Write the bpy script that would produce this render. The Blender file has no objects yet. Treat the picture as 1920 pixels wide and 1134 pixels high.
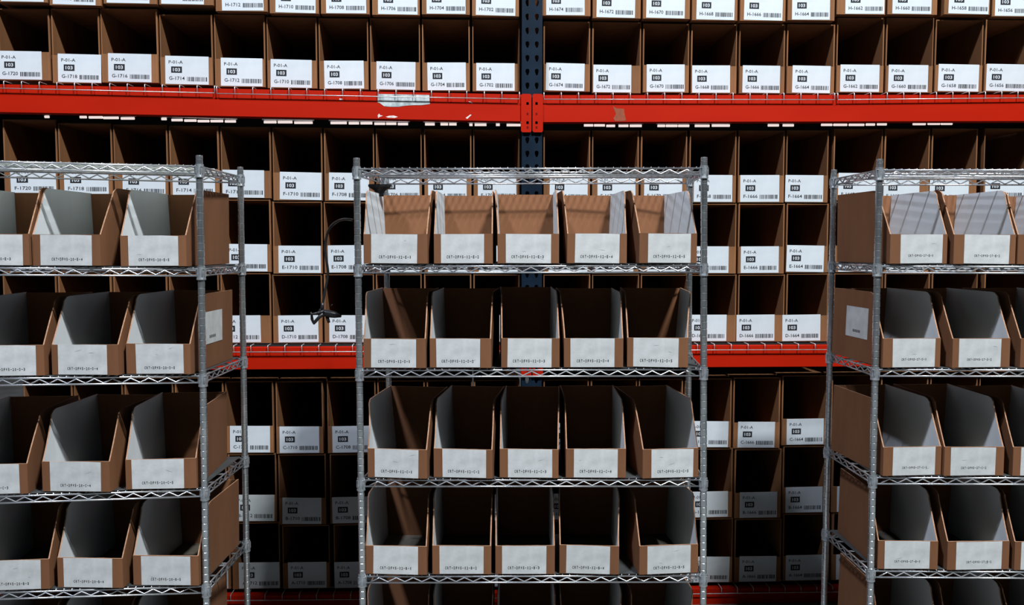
import bpy, bmesh, math, random
from mathutils import Vector, Matrix

# ------------------------------------------------------------------ camera, world, lamps, exposure
scene = bpy.context.scene
COL = scene.collection
F_PX, EYE = 1660.0, 1.75
PITCH = math.atan((567.0 - 456.0) / F_PX)
cam_d = bpy.data.cameras.new('camera')
cam = bpy.data.objects.new('camera', cam_d)
COL.objects.link(cam)
cam.location = (0, 0, EYE)
cam.rotation_euler = (math.pi / 2 - PITCH, 0, 0)
cam_d.sensor_width = 36.0
cam_d.lens = 36.0 * F_PX / 1920.0
cam_d.clip_end = 200
scene.camera = cam

world = bpy.data.worlds.new('warehouse_air')
scene.world = world
world.use_nodes = True
world.node_tree.nodes['Background'].inputs[0].default_value = (0.55, 0.68, 0.80, 1)
world.node_tree.nodes['Background'].inputs[1].default_value = 0.003

def area_lamp(name, loc, sx, sy, power, color, aim):
    d = bpy.data.lights.new(name, 'AREA')
    d.shape = 'RECTANGLE'; d.size = sx; d.size_y = sy; d.energy = power; d.color = color
    o = bpy.data.objects.new(name, d); COL.objects.link(o)
    o.location = loc
    o.rotation_euler = (Vector(aim) - Vector(loc)).to_track_quat('-Z', 'Y').to_euler()
    o['label'] = 'high bay warehouse lamp above the aisle'; o['category'] = 'lamp'
    return o

LAMPS = [((2.6, -0.8, 8.8), 1090, (0.95, 0.99, 1.0)),
         ((-3.3, -0.4, 9.0), 620, (0.80, 0.86, 1.0))]
scene.cycles.diffuse_bounces = 1
scene.cycles.glossy_bounces = 3
for i, (loc, pw, colr) in enumerate(LAMPS):
    area_lamp('high_bay_lamp', loc, 0.9, 0.3, pw, colr, (loc[0] * 0.5, 3.0, 0.2))

vs = scene.view_settings
vs.view_transform = 'Standard'
vs.look = 'None'
vs.exposure = 0.0
vs.gamma = 1.0
vs.use_curve_mapping = False

# ------------------------------------------------------------------ pixels to points
CP, SP = math.cos(PITCH), math.sin(PITCH)
def ray(px, py):
    u, v = (px - 960.0) / F_PX, (567.0 - py) / F_PX
    return Vector((u, CP + v * SP, -SP + v * CP))
class Plane:
    """a vertical plane y = y0 + (x - x0) * tan(yaw)"""
    def __init__(s, x0, y0, yaw):
        s.x0, s.y0, s.yaw = x0, y0, yaw
        s.t = math.tan(yaw)
    def hit(s, px, py):
        d = ray(px, py)
        k = (s.y0 - s.x0 * s.t) / (d.y - d.x * s.t)
        return Vector((d.x * k, d.y * k, EYE + d.z * k))
    def back(s, dist):
        return Plane(s.x0 - math.sin(s.yaw) * dist, s.y0 + math.cos(s.yaw) * dist, s.yaw)

# ------------------------------------------------------------------ materials
def new_mat(name):
    m = bpy.data.materials.new(name); m.use_nodes = True
    nt = m.node_tree
    return m, nt, nt.nodes['Principled BSDF']
def rgb(c): return (c[0], c[1], c[2], 1)
def mat_noise(name, c1, c2, scale=20, rough=0.8, metal=0.0, bump=0.0, stretch=(1, 1, 1), vary=0.0, spec=0.3, bscale=None):
    m, nt, b = new_mat(name)
    N = nt.nodes; L = nt.links
    tc = N.new('ShaderNodeTexCoord'); mp = N.new('ShaderNodeMapping')
    mp.inputs['Scale'].default_value = stretch
    L.new(tc.outputs['Object'], mp.inputs['Vector'])
    no = N.new('ShaderNodeTexNoise'); no.inputs['Scale'].default_value = scale; no.inputs['Detail'].default_value = 5
    L.new(mp.outputs[0], no.inputs['Vector'])
    cr = N.new('ShaderNodeValToRGB')
    cr.color_ramp.elements[0].position = 0.32; cr.color_ramp.elements[0].color = rgb(c1)
    cr.color_ramp.elements[1].position = 0.68; cr.color_ramp.elements[1].color = rgb(c2)
    L.new(no.outputs['Fac'], cr.inputs[0])
    out = cr.outputs[0]
    if vary:
        oi = N.new('ShaderNodeObjectInfo'); mr = N.new('ShaderNodeMapRange')
        mr.inputs[3].default_value = 1 - vary; mr.inputs[4].default_value = 1 + vary
        L.new(oi.outputs['Random'], mr.inputs[0])
        hs = N.new('ShaderNodeHueSaturation')
        L.new(mr.outputs[0], hs.inputs['Value']); L.new(out, hs.inputs['Color'])
        out = hs.outputs[0]
    L.new(out, b.inputs['Base Color'])
    b.inputs['Roughness'].default_value = rough; b.inputs['Metallic'].default_value = metal
    b.inputs['Specular IOR Level'].default_value = spec
    if bump:
        bp = N.new('ShaderNodeBump'); bp.inputs['Strength'].default_value = bump; bp.inputs['Distance'].default_value = 0.002
        if bscale:
            n2 = N.new('ShaderNodeTexNoise'); n2.inputs['Scale'].default_value = bscale
            L.new(mp.outputs[0], n2.inputs['Vector']); L.new(n2.outputs['Fac'], bp.inputs['Height'])
        else:
            L.new(no.outputs['Fac'], bp.inputs['Height'])
        L.new(bp.outputs[0], b.inputs['Normal'])
    return m

M_KRAFT = mat_noise('kraft_cardboard', (0.165, 0.070, 0.030), (0.200, 0.086, 0.039), 14, 0.85, bump=0.25, stretch=(1, 1, .35), vary=0.10, bscale=60)
M_KRAFT_PICK = mat_noise('darker_kraft_cardboard', (0.20, 0.088, 0.034), (0.25, 0.110, 0.045), 14, 0.85, bump=0.25, stretch=(1, 1, .35), vary=0.14, bscale=60)
M_PICK_EDGE = mat_noise('darker_cut_edge', (0.26, 0.13, 0.065), (0.36, 0.19, 0.11), 90, 0.9)
M_KRAFT_IN = mat_noise('kraft_corrugated_inside', (0.265, 0.115, 0.054), (0.29, 0.127, 0.060), 60, 0.9, bump=0.3, stretch=(1, 1, .08), vary=0.05)
M_EDGE = mat_noise('cut_cardboard_edge', (0.32, 0.165, 0.092), (0.46, 0.26, 0.16), 90, 0.9)
M_WHITE_IN = mat_noise('white_cardboard_lining', (0.74, 0.78, 0.81), (0.82, 0.86, 0.89), 9, 0.6, bump=0.15, stretch=(1, 1, .2), vary=0.03, bscale=40)
M_BASE = mat_noise('grey_brown_base_board', (0.17, 0.15, 0.12), (0.23, 0.20, 0.16), 9, 0.8)
M_LABEL = mat_noise('worn_paper_label', (0.50, 0.52, 0.52), (0.62, 0.64, 0.64), 26, 0.55, bump=0.35, vary=0.04, bscale=35)
M_LABEL_B = mat_noise('glossy_paper_label', (0.60, 0.65, 0.69), (0.66, 0.71, 0.75), 15, 0.45, bump=0.1, vary=0.03)
M_INK = mat_noise('black_print', (0.012, 0.013, 0.016), (0.02, 0.021, 0.026), 60, 0.6)
M_ORANGE = mat_noise('orange_rack_paint', (0.40, 0.0095, 0.0006), (0.46, 0.0125, 0.001), 5, 0.55, spec=0.12, stretch=(.3, 1, 1), bump=0.05)
M_BLUE = mat_noise('navy_rack_paint', (0.003, 0.010, 0.021), (0.006, 0.017, 0.034), 8, 0.5, spec=0.15)
M_GALV = mat_noise('galvanised_wire', (0.45, 0.44, 0.45), (0.68, 0.67, 0.68), 40, 0.4, metal=0.6)
M_CHROME = mat_noise('chrome_wire', (0.55, 0.58, 0.61), (0.78, 0.80, 0.83), 35, 0.24, metal=0.9, spec=0.6)
M_POST = mat_noise('chrome_post', (0.42, 0.47, 0.49), (0.68, 0.73, 0.75), 50, 0.21, metal=0.86, stretch=(1, 1, .3), spec=0.6, bump=0.1)
M_COLLAR = mat_noise('zinc_collar', (0.36, 0.40, 0.43), (0.66, 0.70, 0.73), 60, 0.35, metal=0.75)
M_LINER = mat_noise('grey_shelf_liner', (0.045, 0.050, 0.052), (0.07, 0.075, 0.078), 12, 0.55)
M_SHADE_SHEET, _nt, _b = new_mat('translucent_shade_sheet')  # translucent sheet added to shade the left cart's top row of bins
_tr = _nt.nodes.new('ShaderNodeBsdfTranslucent'); _tr.inputs[0].default_value = (.80, .82, .76, 1)
_mx = _nt.nodes.new('ShaderNodeMixShader'); _mx.inputs[0].default_value = .75
_b.inputs['Base Color'].default_value = (.2, .2, .2, 1)
_nt.links.new(_b.outputs[0], _mx.inputs[1]); _nt.links.new(_tr.outputs[0], _mx.inputs[2])
_nt.links.new(_mx.outputs[0], _nt.nodes['Material Output'].inputs[0])
M_BLACK = mat_noise('black_plastic', (0.010, 0.010, 0.012), (0.02, 0.02, 0.022), 30, 0.3)
M_BLACK_GLOSS = mat_noise('black_rubber_cable', (0.014, 0.014, 0.015), (0.03, 0.03, 0.03), 30, 0.22)
M_CONCRETE = mat_noise('concrete_floor', (0.14, 0.14, 0.14), (0.22, 0.22, 0.215), 3, 0.6, bump=0.1)
M_STICKER = mat_noise('torn_grey_sticker', (0.30, 0.36, 0.37), (0.62, 0.68, 0.69), 40, 0.7, bump=0.6)
M_BARE = mat_noise('bare_metal_chip', (0.65, 0.55, 0.52), (0.9, 0.82, 0.80), 60, 0.5)
M_SMUDGE = mat_noise('brown_scuff', (0.20, 0.07, 0.035), (0.36, 0.07, 0.03), 60, 0.6)
def emit_mat(name, c, s):
    m, nt, b = new_mat(name)
    b.inputs['Base Color'].default_value = rgb(c)
    b.inputs['Emission Color'].default_value = rgb(c); b.inputs['Emission Strength'].default_value = s
    return m
M_STRIP = emit_mat('slot_glow', (1.0, 0.84, 0.80), 0.8)  # emission stands in for lit bits behind the slot, no real lamp

# ------------------------------------------------------------------ mesh helpers
class MB:
    def __init__(s): s.v = []; s.f = []; s.m = []
    def add(s, vs, fs, mi=0):
        b = len(s.v); s.v += [tuple(v) for v in vs]
        for f in fs: s.f.append(tuple(i + b for i in f)); s.m.append(mi)
    def box(s, x0, x1, y0, y1, z0, z1, mi=0):
        v = [(x, y, z) for z in (z0, z1) for y in (y0, y1) for x in (x0, x1)]
        s.add(v, [(0, 2, 3, 1), (4, 5, 7, 6), (0, 1, 5, 4), (2, 6, 7, 3), (0, 4, 6, 2), (1, 3, 7, 5)], mi)
    def tube(s, pts, r, n=6, mi=0, cap=True):
        pts = [Vector(p) for p in pts]
        rr = r if isinstance(r, (list, tuple)) else [r] * len(pts)
        rings = []; up = None
        for i, p in enumerate(pts):
            if i == 0: t = pts[1] - p
            elif i == len(pts) - 1: t = p - pts[-2]
            else: t = (pts[i + 1] - p).normalized() + (p - pts[i - 1]).normalized()
            t.normalize()
            if up is None:
                up = Vector((0, 0, 1)) if abs(t.z) < .9 else Vector((0, 1, 0))
            a = (up - t * up.dot(t)).normalized(); up = a
            c = t.cross(a)
            rings.append([p + a * (rr[i] * math.cos(2 * math.pi * k / n)) + c * (rr[i] * math.sin(2 * math.pi * k / n)) for k in range(n)])
        vs = [v for R in rings for v in R]; fs = []
        for i in range(len(rings) - 1):
            for k in range(n):
                a0 = i * n + k; a1 = i * n + (k + 1) % n
                fs.append((a0, a1, a1 + n, a0 + n))
        if cap:
            fs.append(tuple(range(n))[::-1]); fs.append(tuple((len(rings) - 1) * n + k for k in range(n)))
        s.add(vs, fs, mi)
    def build(s, name, mats, parent=None, smooth=False, loc=None):
        me = bpy.data.meshes.new(name)
        me.from_pydata(s.v, [], s.f)
        for m in (mats if isinstance(mats, (list, tuple)) else [mats]): me.materials.append(m)
        me.polygons.foreach_set('material_index', s.m)
        if smooth: me.polygons.foreach_set('use_smooth', [True] * len(s.f))
        me.update()
        o = bpy.data.objects.new(name, me); COL.objects.link(o)
        if parent: o.parent = parent
        if loc: o.location = loc
        return o
def smooth_by_angle(o, ang=40):
    me = o.data
    me.polygons.foreach_set('use_smooth', [True] * len(me.polygons))
    try: me.set_sharp_from_angle(angle=math.radians(ang))
    except Exception: pass
def tag(o, label, cat, group=None, kind=None):
    if label: o['label'] = label
    if cat: o['category'] = cat
    if group: o['group'] = group
    if kind: o['kind'] = kind
    return o
def thing(name, loc, rz, label, cat, group=None, kind=None):
    o = bpy.data.objects.new(name, None); COL.objects.link(o)
    o.empty_display_size = 0.05
    o.location = loc; o.rotation_euler = (0, 0, rz)
    return tag(o, label, cat, group, kind)

# ------------------------------------------------------------------ letter shapes from the built-in font
def glyphs(strings, bold=0.0):
    obs = []
    for s in strings:
        c = bpy.data.curves.new('t', 'FONT'); c.body = s; c.size = 1.0; c.resolution_u = 2; c.offset = bold
        o = bpy.data.objects.new('t', c); COL.objects.link(o); obs.append(o)
    bpy.context.view_layer.update()
    dg = bpy.context.evaluated_depsgraph_get(); out = {}
    for s, o in zip(strings, obs):
        me = o.evaluated_get(dg).to_mesh()
        vs = [(v.co.x, v.co.y) for v in me.vertices]; fs = [tuple(p.vertices) for p in me.polygons]
        x0 = min(v[0] for v in vs); x1 = max(v[0] for v in vs); y0 = min(v[1] for v in vs); y1 = max(v[1] for v in vs)
        out[s] = ([(v[0] - x0, v[1] - y0) for v in vs], fs, x1 - x0, y1 - y0)
        o.evaluated_get(dg).to_mesh_clear()
    for o in obs:
        c = o.data; bpy.data.objects.remove(o); bpy.data.curves.remove(c)
    return out
NUMS_L = [1720 - 2 * i for i in range(10)]
NUMS_R = [1674 - 2 * i for i in range(10)]
CODES = ['%s-%d' % (r, n) for r in 'HGFEDCBA' for n in NUMS_L + NUMS_R]
G_CODE = glyphs(CODES, 0.012)
G_MISC = glyphs(['P-01-A'], 0.010); G_MISC.update(glyphs(['103'], 0.02))
G_MONO = glyphs(list('CRTDFW5120347ABE'), 0.022)
ORI = {}
def put_text(mb, g, x, z, w, h, y, mi):
    vs, fs, gw, gh = g
    mb.add([(x + v[0] * w / gw, y, z + v[1] * h / gh) for v in vs], fs, mi)
def put_mono(mb, text, xc, z, cell, h, y, mi):
    x = xc - cell * len(text) / 2
    for ch in text:
        if ch == '-':
            mb.add([(x + cell * .22, y, z + h * .42), (x + cell * .80, y, z + h * .42), (x + cell * .80, y, z + h * .58), (x + cell * .22, y, z + h * .58)], [(0, 1, 2, 3)], mi)
        else:
            w = cell * (.30 if ch == '1' else .62)
            put_text(mb, G_MONO[ch], x + (cell - w) / 2, z, w, h, y, mi)
        x += cell
def quad(mb, x0, x1, z0, z1, y, mi):
    mb.add([(x0, y, z0), (x1, y, z0), (x1, y, z1), (x0, y, z1)], [(0, 1, 2, 3)], mi)

# ------------------------------------------------------------------ the floor
fl = MB(); fl.box(-22.2, 22.2, -12.2, 30.2, -0.1, 0)
tag(fl.build('floor', M_CONCRETE), None, None, None, 'structure')
M_WALL = mat_noise('dark_wall_panel', (.008, .008, .009), (.012, .012, .013), 2, .9, spec=.05)
for nm, q in (('wall_back', (-22, 22, 30, 30.2, 0, 10.9)), ('wall_front', (-22, 22, -12.2, -12, 0, 10.9)),
              ('wall_left', (-22.2, -22, -12.2, 30.2, 0, 10.9)), ('wall_right', (22, 22.2, -12.2, 30.2, 0, 10.9)), ('ceiling', (-22.2, 22.2, -12.2, 30.2, 10.9, 11.1))):
    wb = MB(); wb.box(*q); tag(wb.build(nm, M_WALL), None, None, None, 'structure')

# ------------------------------------------------------------------ the pallet rack behind
RACK = Plane(0, 4.20, math.atan(0.047))
RY = RACK.yaw
BF = 0.050                                                        # how far the beam faces stand in front of the boxes
DECKS = [('G', -60, 402, 150, 160.5, 'wire deck under the G boxes at the far left end of the upper beam', 13.5),
         ('G', 406, 974, 161.5, 172, 'wire deck under the G boxes from G-1712 to G-1702', 13.5),
         ('G', 1020, 1565, 173, 174, 'wire deck under the G boxes from G-1674 to G-1664', 13),
         ('G', 1571, 2000, 174, 170, 'wire deck under the G boxes from G-1662 rightwards', 13),
         ('D', -60, 402, 651, 649, 'wire deck under the D boxes behind the left cart', 12),
         ('D', 406, 974, 648, 646, 'wire deck under the D boxes from D-1712 to D-1702', 12),
         ('D', 1020, 1560, 646, 644.5, 'wire deck under the D boxes from D-1674 to D-1664', 11),
         ('D', 1566, 2000, 644.5, 641, 'wire deck under the D boxes behind the right cart', 11),
         ('A', -60, 974, 1120, 1111, 'wire deck under the A boxes left of the blue upright', 10),
         ('A', 1020, 2000, 1107, 1094, 'wire deck under the A boxes right of the blue upright', 10)]
DECK_LINES = []
for _row, _xa, _xb, _ya, _yb, _l, _d in DECKS:
    _P = RACK.back(-BF - .012)
    DECK_LINES.append((_row, _P.hit(_xa, _ya), _P.hit(_xb, _yb)))
def deck_z(row, x):
    best = None
    for r_, a_, b_ in DECK_LINES:
        if r_ == row:
            t_ = (x - a_.x) / (b_.x - a_.x)
            z_ = a_.z + (b_.z - a_.z) * t_
            off = max(0, -t_, t_ - 1)
            if best is None or off < best[0]: best = (off, z_)
    return None if best is None else best[1]
def label_mesh_pick(w, h, code, rnd):
    """white shipping label: zone, section block, location code and barcode; its square code is left blank"""
    mb = MB(); mb.box(-w / 2, w / 2, -0.0006, 0, 0, h, 0)
    X = lambda f: -w / 2 + f * w
    Z = lambda f: h - f * h
    put_text(mb, G_MISC['P-01-A'], X(.08), Z(.275), .325 * w, .115 * h, -0.0009, 1)
    quad(mb, X(.135), X(.385), Z(.60), Z(.375), -0.0009, 1)
    put_text(mb, G_MISC['103'], X(.178), Z(.552), .165 * w, .125 * h, -0.0012, 0)
    put_text(mb, G_CODE[code], X(.085), Z(.855), .36 * w, .125 * h, -0.0009, 1)
    x = .50
    while x < .955:
        bw = rnd.choice((.009, .011, .018, .024))
        quad(mb, X(x), X(min(x + bw, .975)), Z(.89), Z(.735), -0.0009, 1)
        x += bw + rnd.choice((.008, .010, .014, .018))
    return mb
def pick_box(code, pl, pr, pbase, ptop, lab=None, depth=0.95, where=''):
    rnd = random.Random(code)
    RP = RACK.back(-.03) if code[0] == 'H' else RACK
    a = RP.hit(pl + 1.0, pbase); b = RP.hit(pr - 1.0, pbase)
    top = RP.hit((pl + pr) / 2, ptop + (4.2 if code[0] == 'G' else 0))
    c = (a + b) / 2; w = (b - a).length
    if code[0] in 'GDA':
        for q in (a, b): c.z = max(c.z, deck_z(code[0], q.x) + .0045)
    H = max(.28, top.z - c.z - .0015)
    yaw = RY + rnd.uniform(-.004, .004)
    row = code[0]
    r = thing('pick_box', (c.x, c.y, c.z), yaw, 'open-fronted brown pick box marked %s, %s' % (code, where), 'box', 'cardboard pick boxes in row %s of the rack' % row)
    t = 0.005; lip = 0.128 + rnd.uniform(-.002, .002)
    m = MB(); x = w / 2
    # tapering mouth: the side walls lean a touch inwards or outwards
    kL, kR = rnd.uniform(-.002, .002), rnd.uniform(-.002, .002)
    for sx, k in ((-1, kL), (1, kR)):
        xo, xi = sx * x, sx * (x - t)
        v = [(xo, 0, 0), (xi, 0, 0), (xi, depth, 0), (xo, depth, 0), (xo, 0, H), (xi + k, 0, H), (xi, depth, H), (xo, depth, H)]
        f = [(0, 1, 2, 3), (4, 7, 6, 5), (1, 5, 6, 2), (0, 3, 7, 4), (2, 6, 7, 3)]
        m.add(v, f, 0); m.add([v[0], v[1], v[5], v[4]], [(0, 1, 2, 3)], 0)
    m.box(-x + t, x - t, depth - t, depth, 0, H, 0)
    m.box(-x + t, x - t, 0.004, depth - t, 0, t, 0)
    m.box(-x + t, x - t, 0.001, depth - t, H - .005, H, 0)
    m.build('box_shell', [M_KRAFT_PICK, M_PICK_EDGE], r)
    p = MB(); p.box(-x + .0005, x - .0005, -0.004, 0.0, 0.001, lip, 0)
    p.add([(-x + .0005, -0.004, lip + .0002), (x - .0005, -0.004, lip + .0002), (x - .0005, 0, lip + .0002), (-x + .0005, 0, lip + .0002)], [(0, 1, 2, 3)], 1)
    # a folded seam down each side of the front
    for sx in (-1, 1): p.box(sx * (x - .014) - .0006, sx * (x - .014) + .0006, -0.0046, -0.004, 0.002, lip - .002, 0)
    p.build('front_panel', [M_KRAFT_PICK, M_PICK_EDGE], r)
    if lab:
        la, lb = RP.hit(lab[0], pbase), RP.hit(lab[1], pbase)
        lw = (lb - la).length; lc = ((la + lb) / 2 - c).dot(Vector((math.cos(yaw), math.sin(yaw), 0)))
    else:
        lw = .186; lc = rnd.uniform(-.012, .012)
    o = label_mesh_pick(lw, .127, code, rnd).build('shipping_label', [M_LABEL_B, M_INK], r)
    o.location = (lc, -0.0046, .004)
    o.rotation_euler = (0, rnd.uniform(-.012, .022), 0)
    return r

def interp(tab, x):
    if x <= tab[0][0]: return tab[0][1]
    for (x0, y0), (x1, y1) in zip(tab, tab[1:]):
        if x <= x1: return y0 + (y1 - y0) * (x - x0) / (x1 - x0)
    return tab[-1][1]
COLS = NUMS_L + NUMS_R
G_X = [(0, 97), (99, 190), (191, 299), (301, 401), (403, 499), (501, 596), (598, 692), (694, 789), (791, 882), (885, 975),
       (1018, 1107), (1109, 1202), (1204, 1292), (1294, 1381), (1384, 1471), (1473, 1564), (1566, 1656), (1658, 1748), (1750, 1841), (1843, 1932)]
G_LAB = [(-1, 80), (110, 191), (204, 285), (311, 392), (415, 493), (508, 585), (609, 683), (706, 779), (802, 874), (893, 965),
         (1023, 1095), (1112, 1183), (1212, 1283), (1297, 1368), (1391, 1461), (1484, 1555), (1574, 1647), (1664, 1738), (1757, 1833), (1847, 1921)]
G_B = [148, 154.5, 152.5, 157, 162, 163, 165, 167, 168, 169, 169, 172, 171, 177, 174.5, 174, 171, 172, 170, 170.5]
H_X = [(-6, 91), (93, 192), (194, 296), (298, 402), (404, 503), (505, 599), (601, 694), (697, 788), (790, 882), (884, 974),
       (1016, 1108), (1110, 1202), (1204, 1294), (1296, 1383), (1386, 1473), (1475, 1565), (1567, 1660), (1662, 1757), (1768, 1856), (1858, 1946)]
H_LAB = [(3, 83), (100, 180), (201, 281), (303, 383), (417, 495), (517, 592), (612, 687), (709, 783), (800, 873), (892, 966),
         (1024, 1096), (1118, 1190), (1211, 1283), (1305, 1376), (1394, 1466), (1484, 1555), (1584, 1657), (1672, 1745), (1777, 1852), (1864, 1938)]
H_B = [3, 9, 6, 8, 20, 24, 25, 27, 26, 29, 28.5, 33, 34, 37, 38, 37, 26, 26, 26, 30]
F_X = [(9, 110), (112, 213), (215, 317), (319, 413), (415, 510), (512, 606), (608, 703), (705, 792), (795, 885), (887, 975),
       (1018, 1107), (1109, 1198), (1200, 1288), (1291, 1380), (1382, 1470), (1472, 1552), (1560, 1653), (1655, 1741), (1743, 1830), (1841, 1935)]
F_LAB = [(22, 107), (122, 205), (231, 311), (325, 404), (418, 496), (525, 603), (617, 692), (714, 787), (803, 875), (896, 968),
         (1030, 1101), (1120, 1191), (1207, 1278), (1300, 1372), (1387, 1460), (1471, 1542), (1570, 1641), (1655, 1722), (1741, 1814), (1845, 1918)]
F_B = [362, 363, 366, 366, 369, 373, 374, 374, 375, 375, 376, 376, 376, 377, 377, 377, 373, 376, 377, 373]
F_TOP = [(0, 217), (110, 229), (300, 234), (450, 237), (700, 240), (900, 242), (1050, 244), (1300, 244), (1500, 244), (1600, 241), (1900, 240)]
E_LAB = {1712: (424, 502), 1710: (523, 602), 1708: (616, 692), 1668: (1293, 1365), 1666: (1388, 1459), 1664: (1473, 1543)}
E_B = [(400, 508), (460, 507), (560, 510), (655, 509), (1330, 510), (1422, 510), (1510, 508), (1900, 506)]
D_LAB = {1712: (412, 490), 1710: (523, 598), 1708: (618, 695), 1668: (1291, 1361), 1666: (1380, 1451), 1664: (1466, 1537)}
D_B = [(0, 646), (460, 642), (560, 643), (655, 642), (1330, 640), (1422, 641), (1510, 640), (1900, 635)]
C_X = {1720: (48, 140), 1718: (142, 234), 1716: (236, 328), 1714: (330, 422), 1712: (424, 515), 1710: (518, 608), 1708: (614, 706), 1706: (708, 798), 1704: (800, 886), 1702: (888, 975),
       1674: (1018, 1104), 1672: (1106, 1194), 1670: (1196, 1280), 1668: (1282, 1371), 1666: (1373, 1462), 1664: (1464, 1552), 1662: (1556, 1645), 1660: (1648, 1738), 1658: (1740, 1830), 1656: (1832, 1922)}
C_LAB = {1712: (432, 507), 1710: (525, 599), 1708: (624, 700), 1668: (1292, 1364), 1666: (1382, 1451), 1664: (1474, 1543)}
C_B = [(50, 853), (460, 846), (560, 847), (660, 846), (1330, 836), (1420, 837), (1510, 831), (1700, 828), (1900, 825)]
C_TOP = [(460, 714), (560, 714), (1330, 709), (1420, 707), (1510, 703), (1700, 701)]
B_LAB = {1712: (441, 515), 1710: (530, 603), 1708: (624, 700), 1668: (1293, 1364), 1666: (1386, 1456), 1664: (1472, 1541)}
B_B = [(50, 984), (460, 974), (565, 980), (660, 978), (1330, 967), (1420, 968), (1510, 958), (1700, 955), (1900, 950)]
A_LAB = {1712: (449, 525), 1710: (541, 613), 1708: (628, 700), 1668: (1295, 1366), 1666: (1385, 1454), 1664: (1472, 1541)}
A_B = [(50, 1112), (460, 1104), (565, 1103), (660, 1107), (1330, 1093), (1420, 1093), (1510, 1087), (1700, 1083), (1900, 1078)]
WHERE = {'H': 'topmost row cut by the picture edge', 'G': 'standing on the upper orange crossbeam', 'F': 'just below the upper orange crossbeam',
         'E': 'second row below the upper orange crossbeam', 'D': 'standing on the middle orange crossbeam',
         'C': 'just below the middle orange crossbeam', 'B': 'second row below the middle crossbeam', 'A': 'on the lowest orange crossbeam'}
for i, n in enumerate(COLS):
    hb, gb = H_B[i] + 2, G_B[i] + 3
    pick_box('H-%d' % n, H_X[i][0], H_X[i][1], hb, hb - 141, H_LAB[i], where=WHERE['H'])
    pick_box('G-%d' % n, G_X[i][0], G_X[i][1], gb, max(hb, H_B[max(0, i - 1)] + 2, H_B[min(19, i + 1)] + 2) + .5 if abs(hb - H_B[max(0, i - 1)] - 2) < 6 else hb + .5, G_LAB[i], where=WHERE['G'])
    xc = (F_X[i][0] + F_X[i][1]) / 2
    fb, eb, db = F_B[i] + 3, interp(E_B, xc) + 3, interp(D_B, xc) + 3
    pick_box('F-%d' % n, F_X[i][0], F_X[i][1], fb, interp(F_TOP, xc), F_LAB[i], where=WHERE['F'])
    pick_box('E-%d' % n, F_X[i][0], F_X[i][1], eb, fb + 1, E_LAB.get(n), where=WHERE['E'])
    pick_box('D-%d' % n, F_X[i][0], F_X[i][1], db, eb + 1, D_LAB.get(n), where=WHERE['D'])
    if n in C_X:
        x0, x1 = C_X[n]; xc = (x0 + x1) / 2
        cb, bb, ab = interp(C_B, xc) + 3, interp(B_B, xc) + 3, interp(A_B, xc) + 1
        pick_box('C-%d' % n, x0, x1, cb, interp(C_TOP, xc), C_LAB.get(n), where=WHERE['C'])
        dB = 5 if n > 1700 else 2; dA = 12 if n > 1700 else 2
        def sh(x, d):
            if n <= 1706 and n > 1700: return 975 - (975 - x) * (975 - 708 - d) / (975 - 708)
            return x + d
        pick_box('B-%d' % n, sh(x0, dB), sh(x1, dB), bb, cb + 1, B_LAB.get(n), where=WHERE['B'])
        pick_box('A-%d' % n, sh(x0, dA), sh(x1, dA), ab, bb + 1, A_LAB.get(n), where=WHERE['A'])

# crossbeams, their connector plates, the wire decks that hook over them
BEAMP = RACK.back(-BF)
def plate_with_holes(name, outline, holes, mat, parent, thick, plane_pt, yaw):
    """flat sheet with real holes, drawn in x-z"""
    c = bpy.data.curves.new('p', 'CURVE'); c.dimensions = '2D'; c.fill_mode = 'BOTH'; c.extrude = thick / 2
    for poly in [outline] + holes:
        sp = c.splines.new('POLY'); sp.points.add(len(poly) - 1)
        for q, (x, z) in zip(sp.points, poly): q.co = (x, z, 0, 1)
        sp.use_cyclic_u = True
    o = bpy.data.objects.new('p', c); COL.objects.link(o)
    bpy.context.view_layer.update()
    me = bpy.data.meshes.new_from_object(o.evaluated_get(bpy.context.evaluated_depsgraph_get()))
    bpy.data.objects.remove(o); bpy.data.curves.remove(c)
    me.transform(Matrix.Rotation(math.pi / 2, 4, 'X'))
    me.name = name; me.materials.clear(); me.materials.append(mat)
    r = bpy.data.objects.new(name, me); COL.objects.link(r); r.parent = parent
    r.location = plane_pt; r.rotation_euler = (0, 0, yaw)
    return r
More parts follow.
